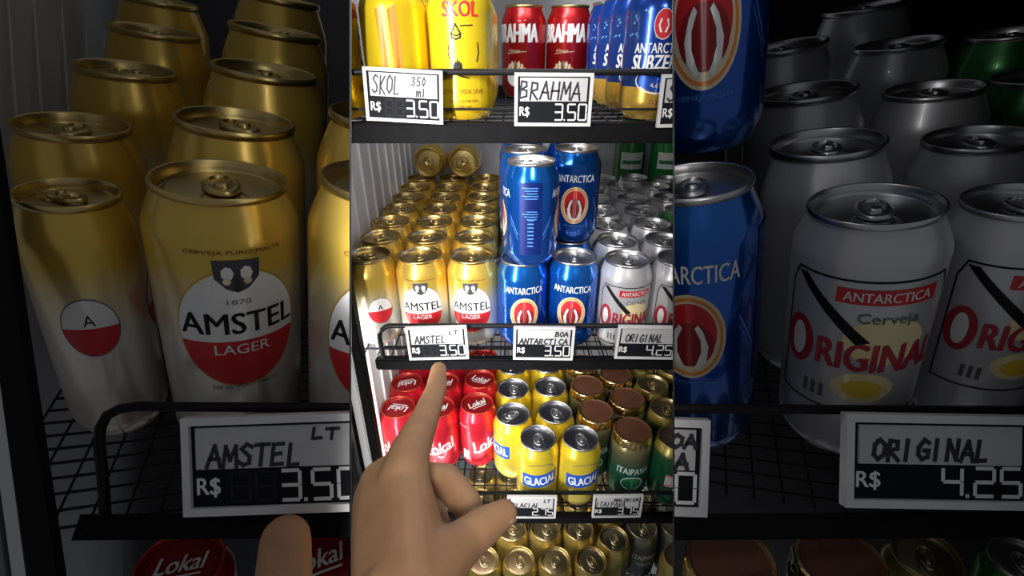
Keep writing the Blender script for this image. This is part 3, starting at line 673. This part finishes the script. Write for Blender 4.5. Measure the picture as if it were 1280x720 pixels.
def bay_tag(px0, px1, py0, py1, zc, zone, writing, price, label, roll=0., ghosts=0):
    c = unp((px0 + px1) / 2, (py0 + py1) / 2, zc)
    W = (px1 - px0) * zc / F_PX; H = (py1 - py0) * zc / F_PX
    mx = T(c) @ M((RX, FW, UP)).transposed().to_4x4() @ M.Rotation(math.radians(roll), 4, 'Y')
    return price_tag(mx, W, H, writing, price, label, zone, 'large price tags in the dim side bays', ghosts)
G = 'large gold cans in the dim left bay'
for k, px, py, wpx, zc, hd, spin, lb, roll in (
    ('amstel_tall', 86, 243, 170, .64, 1.38, -120, 'large dim gold can at the far left edge, front row, without lettering to the front', -2),
    ('amstel_tall', 276, 226, 208, .66, 1.3, 14, 'large dim gold can with lettered label, front row of the left bay', 0),
    ('amstel_tall', 484, 228, 190, .66, 1.3, 0, 'large dim gold can cut off by the divider in the front row', 0),
    ('amstel_back', 92, 158, 186, .82, 1.1, 0, 'large dim gold can in the second row, left one', 0),
    ('amstel_back', 296, 153, 180, .84, 1.1, 40, 'large dim gold can in the second row, between the two lettered ones', 0),
    ('amstel_back', 488, 150, 176, .84, 1.1, 20, 'large dim gold can in the second row, cut off by the divider', 0),
    ('amstel_back', 158, 88, 160, 1.05, 1.1, 80, 'large dim gold can in the third row, left one', 0),
    ('amstel_back', 332, 90, 158, 1.08, 1.1, 10, 'large dim gold can in the third row, right one', 0),
    ('amstel_back', 194, 40, 140, 1.28, 1.1, 30, 'large dim gold can in the fourth row, left one', 0),
    ('amstel_back', 345, 40, 138, 1.31, 1.1, 60, 'large dim gold can in the fourth row, right one', 0),
    ('amstel_back', 200, 2, 122, 1.50, 1.1, 90, 'large dim gold can in the rearmost row, left one', 0),
    ('amstel_back', 350, 0, 122, 1.53, 1.1, 30, 'large dim gold can in the rearmost row, right one', 0)):
    bay_can(k, px, py, wpx, zc, hd, spin, lb, G, 'left', 0, rest=DECK_L)
for px, py, wpx, zc, sp_, lb in ((226, 706, 140, .74, 0, 'large dim red lid at the bottom of the left bay, left of two'), (398, 700, 140, .76, 10, 'large dim red lid at the bottom of the left bay, right of two')):
    bay_can('lokal', px, py, wpx, zc, 1, sp_, lb, 'large red cans under the left bay shelf', 'left')
bay_tag(231, 461, 518, 640, .645, 'left', [('AMSTEL', .13, .06, .52, .5, .014), ('LT', .70, .66, .16, .24, .012)], '3.50', 'large dim price tag marked 3.50 in the left bay', -2, 2)
G = 'large white cans in the dim right bay'
for k, px, py, wpx, zc, hd, spin, lb, roll in (
    ('white_tall', 1092, 256, 212, .66, 1.28, -8, 'large dim white can with red lettering in the right bay, front row', 2),
    ('white_tall', 1278, 252, 205, .66, 1.28, 8, 'large dim white can cut off by the right picture edge, front row', 0),
    ('white_back', 1032, 180, 178, .82, 1.1, 0, 'large dim white can in the second row of the right bay, left one', 0),
    ('white_back', 1222, 174, 182, .84, 1.1, 0, 'large dim white can in the second row of the right bay, right one', 0),
    ('white_back', 1004, 116, 158, 1.05, 1.1, 0, 'large dim white can in the third row of the right bay, left one', 0),
    ('white_back', 1166, 113, 160, 1.06, 1.1, 0, 'large dim white can in the third row of the right bay, right one', 0),
    ('white_back', 975, 60, 140, 1.28, 1.1, 0, 'large dim white can in the fourth row of the right bay, left one', 0),
    ('white_back', 1122, 56, 140, 1.28, 1.1, 0, 'large dim white can in the fourth row of the right bay, right one', 0),
    ('white_back', 1080, 10, 130, 1.52, 1.1, 0, 'large dim white can in the rearmost row of the right bay', 0)):
    bay_can(k, px, py, wpx, zc, hd, spin, lb, G, 'right', 0, rest=DECK_R)
for px, py, wpx, zc, lb in ((1262, 42, 150, 1.30, 'large dim green can in the upper right corner, rear one'), (1300, 96, 165, 1.07, 'large dim green can at the right picture edge, front one')):
    bay_can('green', px, py, wpx, zc, 1.1, 0, lb, 'large green cans in the dim right bay', 'right', rest=DECK_R)
bay_can('blue_tall', 866, 228, 176, .70, 1.34, -4, 'large dim blue can beside the right divider, lower of two', 'large blue cans in the dim right bay', 'right', 0, rest=DECK_R)
bay_can('blue', 876, -215, 186, .64, 1.16, 2, 'large dim blue can beside the right divider, upper of two', 'large blue cans in the dim right bay', 'right', 0, rest=unp(866, 228, .70) + BR.col[2] * .006)
for k, px, py, wpx, zc, lb in (('itaipava', 912, 705, 128, .74, 'large dim gold foil cap at the bottom of the right bay, left of two'), ('itaipava', 1050, 706, 136, .74, 'large dim brown foil cap at the bottom of the right bay, right of two'), ('gold', 1158, 694, 112, .84, 'large dim gold can at the bottom of the right bay'), ('green', 1276, 700, 108, .80, 'large dim green can at the bottom right corner')):
    bay_can(k, px, py, wpx, zc, 1, 0, lb, 'large cans under the right bay shelf', 'right')
bay_tag(1054, 1290, 518, 634, .645, 'right', [('ORIGINAL', .14, .12, .62, .5, .015)], '4.25', 'large dim price tag marked 4.25 in the right bay', 1)
bay_tag(652, 884, 520, 640, .645, 'right', [('ANTARCTICA', .10, .02, .80, .36, .015), ('BOA', .72, .58, .22, .3, .014)], '3.50', 'large dim price tag cut off by the right divider', 2)
# bay shelves
def bay_shelf(zone, label, px0, px1, hook):
    root = bpy.data.objects.new('bay_shelf', None); C.objects.link(root); root.location = unp((px0 + px1) / 2, 655, .6); bpy.context.view_layer.update(); inv = root.matrix_world.inverted()
    tag(root, label, 'shelf', 'black shelves of the dim bays'); B = BL if zone == 'left' else BR
    def part(nm, bm, m, sm=True):
        bmesh.ops.recalc_face_normals(bm, faces=bm.faces[:])
        me = fit_zone(mesh(nm, bm, m, sm), M(), zone)
        if me is None: return
        me.transform(inv); o = bpy.data.objects.new(nm, me); C.objects.link(o); o.parent = root; return o
    a, b = unp(px0, 659, .67), unp(px1, 655, .67); d = (b - a); L_ = d.length; d.normalize(); n = (unp((px0 + px1) / 2, 657, 1) - CAM).normalized(); n = (n - d * n.dot(d)).normalized(); u = d.cross(n) * 1
    R3 = M((d, n, d.cross(n) * -1)).transposed()
    bm = bmesh.new(); bm_box(bm, T((a + b) / 2) @ R3.to_4x4(), L_, .02, .033); part('front_lip', bm, blackm, False)
    bm = bmesh.new()
    if hook: pts = [unp(132, 645, .67), unp(128, 590, .67), unp(124, 555, .67), unp(126, 534, .67), unp(134, 519, .67), unp(150, 511, .67), unp(172, 508, .67), unp(px1, 510, .67)]
    else: pts = [unp(px0, 510, .67), unp(px1, 514, .67)]
    bm_tube(bm, pts, .0070, 10); part('front_rail', bm, wire)
    bm = bmesh.new()                                   # deck wires: across and front to back
    f = B.col[1]
    r_ = B.col[0]; c0 = DECK_L if zone == 'left' else DECK_R; c0 = c0 - B.col[2] * .004
    for q in range(22): o_ = c0 + f * (.02 + .03 * q); bm_tube(bm, [o_ - r_ * .30, o_ + r_ * .36], .0024, 6)
    for q in range(16): s_ = c0 + r_ * (-.30 + .042 * q); bm_tube(bm, [s_ + f * .0, s_ + f * .68], .002, 6)
    o = part('wire_deck', bm, wire); o['kind'] = 'stuff'
bay_shelf('left', 'black hooked shelf front across the dim left bay', 102, 470, True)
bay_shelf('right', 'black shelf front across the dim right bay', 800, 1330, False)
# bay liners
def quad_wall(name, pts, m, zone, th=.01):
    a, b, c, d = pts; n = (b - a).cross(d - a).normalized(); bm = bmesh.new()
    q = [bm.verts.new(p + n * s) for s in (0, th) for p in pts]
    for f in ((0, 1, 2, 3), (7, 6, 5, 4), (0, 4, 5, 1), (1, 5, 6, 2), (2, 6, 7, 3), (3, 7, 4, 0)): bm.faces.new([q[i] for i in f])
    bmesh.ops.recalc_face_normals(bm, faces=bm.faces[:])
    return struct(name, fit_zone(mesh(name, bm, m, False), M(), zone))
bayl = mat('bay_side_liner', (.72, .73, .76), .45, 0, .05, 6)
def bw(px, py, zc): return unp(px, py, zc)
wb = quad_wall('wall_bay_left', [bw(-150, 900, .64), bw(150, 1000, 2.1), bw(150, -330, 2.1), bw(-150, -330, .64)], bayl, 'left')
for px, zc in ((-30, .84), (12, .98), (44, 1.12), (78, 1.32), (106, 1.55), (128, 1.78)):
    a, b = bw(px - 6, -60, zc), bw(px + 22, 330, zc); bm = bmesh.new(); bm_tube(bm, [a, b], .0022 * zc / .8, 6); struct('wall_rib', mesh('wall_rib', bm, rib_m), wb)
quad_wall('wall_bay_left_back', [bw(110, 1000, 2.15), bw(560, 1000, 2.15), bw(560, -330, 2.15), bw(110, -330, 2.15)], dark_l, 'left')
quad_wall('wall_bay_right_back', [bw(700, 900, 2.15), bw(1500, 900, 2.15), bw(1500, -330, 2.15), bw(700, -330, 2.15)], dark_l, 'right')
quad_wall('shade_panel_right', [bw(1480, 1100, .52), bw(1420, 1000, 2.14), bw(1420, -330, 2.14), bw(1480, -620, .52)], dark_l, 'right')  # out-of-view dark panel added to cut ambient light in the right bay
quad_wall('shade_canopy_right', [bw(700, -620, .46), bw(1480, -620, .46), bw(1440, -250, 2.14), bw(700, -250, 2.14)], dark_l, 'right')  # unseen canopy added above the right bay to darken its lids
for i, (xa, xb, wd, m) in enumerate(((-52, 2, 34, MATS['door_grey']), (-22, 36, 17, MATS['jamb_aluminium']), (2, 66, 34, blackm), (27, 92, 22, MATS['jamb_white']))):
    zc = .57; sl = (xb - xa) / 430; a, b = bw(xa - sl * 330, 0, zc), bw(xb, 760, zc); d = (b - a).normalized(); n = FW; x = d.cross(n).normalized(); R3 = M((x, d.cross(x) * 1, d)).transposed()
    if xa == 27: continue
    bm = bmesh.new(); bm_box(bm, T((a + b) / 2) @ R3.to_4x4(), wd * zc / F_PX, .012, (b - a).length); bmesh.ops.recalc_face_normals(bm, faces=bm.faces[:])
    struct(f'trim_{6 + i}', mesh('trim', bm, m, False))

# ================================================================== HANDS
def capsule(bm, p0, r0, p1, r1, seg=14):
    d = p1 - p0; L_ = d.length; t = d / L_; a = V((0, 0, 1)) if abs(t.z) < .9 else V((1, 0, 0)); x = t.cross(a).normalized(); y = x.cross(t)
    rings = []
    for c, r, lo_, hi_ in ((p0, r0, -90, 0), (p1, r1, 0, 90)):
        for k in range(6):
            an = math.radians(lo_ + (hi_ - lo_) * k / 5); rr = max(r * math.cos(an), 1e-5); cc = c + t * (r * math.sin(an))
            rings.append([bm.verts.new(cc + (x * math.cos(2 * math.pi * q / seg) + y * math.sin(2 * math.pi * q / seg)) * rr) for q in range(seg)])
    for a_, b_ in zip(rings, rings[1:]):
        for q in range(seg): bm.faces.new((a_[q], a_[(q + 1) % seg], b_[(q + 1) % seg], b_[q]))
    bm.faces.new(rings[0][::-1]); bm.faces.new(rings[-1])
def hull(bm, sph):
    b2 = bmesh.new()
    for c, r in sph:
        bmesh.ops.create_icosphere(b2, subdivisions=2, radius=r, matrix=T(c))
    bmesh.ops.convex_hull(b2, input=b2.verts[:])
    loose = [v for v in b2.verts if not v.link_faces]; bmesh.ops.delete(b2, geom=loose, context='VERTS')
    me = bpy.data.meshes.new('h'); b2.to_mesh(me); b2.free(); bm.from_mesh(me); bpy.data.meshes.remove(me)
def skin_mesh(name, bm, m, voxel=.0016, smooth=8):
    bmesh.ops.recalc_face_normals(bm, faces=bm.faces[:])
    me = mesh('tmp', bm, m); o = bpy.data.objects.new('tmp', me); C.objects.link(o)
    r = o.modifiers.new('r', 'REMESH'); r.mode = 'VOXEL'; r.voxel_size = voxel; r.use_smooth_shade = True
    s = o.modifiers.new('s', 'SMOOTH'); s.factor = .5; s.iterations = smooth
    dg = bpy.context.evaluated_depsgraph_get(); out = bpy.data.meshes.new_from_object(o.evaluated_get(dg)); out.name = name
    bpy.data.objects.remove(o); out.materials.clear(); out.materials.append(m)
    for p_ in out.polygons: p_.use_smooth = True
    return out
skinm = mat('skin', (.52, .285, .148), .55, 0, .10, 45, .12, sss=.08)
nailm = mat('nail', (.60, .36, .27), .35)
P = lambda x, y, z: unp(x, y, z)
bm = bmesh.new()
def chain(bm, pts):
    for a, b in zip(pts, pts[1:]): capsule(bm, P(*a[:3]), a[3], P(*b[:3]), b[3])
index = [(548.5, 462, .430, .0074), (545, 487, .405, .0092), (532, 521, .370, .0108), (512, 566, .325, .0142), (505, 600, .30, .0170)]
chain(bm, index)
middle = [(484, 592, .320, .0120), (528, 598, .350, .0120), (557, 600, .350, .0122), (582, 628, .332, .0112), (594, 652, .314, .0092)]
chain(bm, middle)
thumb = [(520, 745, .235, .020), (548, 705, .255, .0165), (580, 676, .275, .0125), (606, 657, .286, .0115), (630, 641, .294, .0085)]
chain(bm, thumb)
chain(bm, [(470, 612, .325, .011), (538, 630, .378, .0110), (550, 664, .352, .0095), (520, 682, .31, .008)])
chain(bm, [(468, 640, .315, .010), (486, 640, .35, .008), (494, 672, .335, .0075), (486, 690, .305, .007)])
hull(bm, [(P(506, 598, .302), .0155), (P(474, 598, .318), .0120), (P(461, 625, .312), .0108), (P(470, 700, .262), .0138), (P(515, 735, .235), .018), (P(482, 745, .240), .0165), (P(530, 690, .262), .0145)])
hull(bm, [(P(489, 750, .235), .0190), (P(520, 750, .232), .019), (P(505, 900, .19), .024), (P(500, 1000, .165), .026)])
hand_me = skin_mesh('hand_skin', bm, skinm)
root = bpy.data.objects.new('pointing_hand', None); C.objects.link(root); root.location = P(500, 700, .27); bpy.context.view_layer.update(); inv = root.matrix_world.inverted()
tag(root, 'hand with outstretched index finger pointing up at a price tag', 'hand')
hand_me.transform(inv); o = link('hand_skin', hand_me); o.parent = root
def nail(c, t, n, ln, wd, par, inv):
    b = bmesh.new(); t = t.normalized(); n = (n - t * n.dot(t)).normalized(); s = t.cross(n)
    nv = 12; top = [b.verts.new(c + t * (ln / 2 * math.cos(2 * math.pi * k / nv)) + s * (wd / 2 * math.sin(2 * math.pi * k / nv)) - n * (.0012 * abs(math.sin(2 * math.pi * k / nv)))) for k in range(nv)]
    ctr = b.verts.new(c + n * .0004)
    for k in range(nv): b.faces.new((top[k], top[(k + 1) % nv], ctr))
    ext = bmesh.ops.extrude_face_region(b, geom=b.faces[:]); 
    for v in [g for g in ext['geom'] if isinstance(g, bmesh.types.BMVert)]: v.co -= n * .001
    bmesh.ops.recalc_face_normals(b, faces=b.faces[:]); b.transform(inv); oo = link('fingernail', mesh('fingernail', b, nailm)); oo.parent = par
tdir = P(548.5, 462, .430) - P(545, 487, .405); nn = -(P(548, 470, .42) - CAM).normalized() + RX * -.55
nail(P(548.2, 464, .428) + (nn - tdir.normalized() * nn.dot(tdir.normalized())).normalized() * .0066, tdir, nn, .0105, .009, root, inv)
tdir = P(630, 641, .294) - P(606, 657, .286); nn = RX * .75 - FW * .3 - UP * .55
nail(P(627, 643, .293) + (nn - tdir.normalized() * nn.dot(tdir.normalized())).normalized() * .0084, tdir, nn, .0125, .011, root, inv)
# finger tip reaching into the left bay
bm = bmesh.new()
chain(bm, [(357, 676, .600, .0310), (355, 716, .590, .0335), (350, 800, .57, .0360), (352, 900, .55, .042), (360, 1030, .52, .055)])
f_me = skin_mesh('finger_skin', bm, skinm, .004, 6)
root = bpy.data.objects.new('raised_finger', None); C.objects.link(root); root.location = P(352, 800, .57); bpy.context.view_layer.update(); inv = root.matrix_world.inverted()
tag(root, 'dim fingertip rising at the bottom of the left bay in front of the red lids', 'finger'); f_me.transform(inv); o = link('finger_skin', f_me); o.parent = root
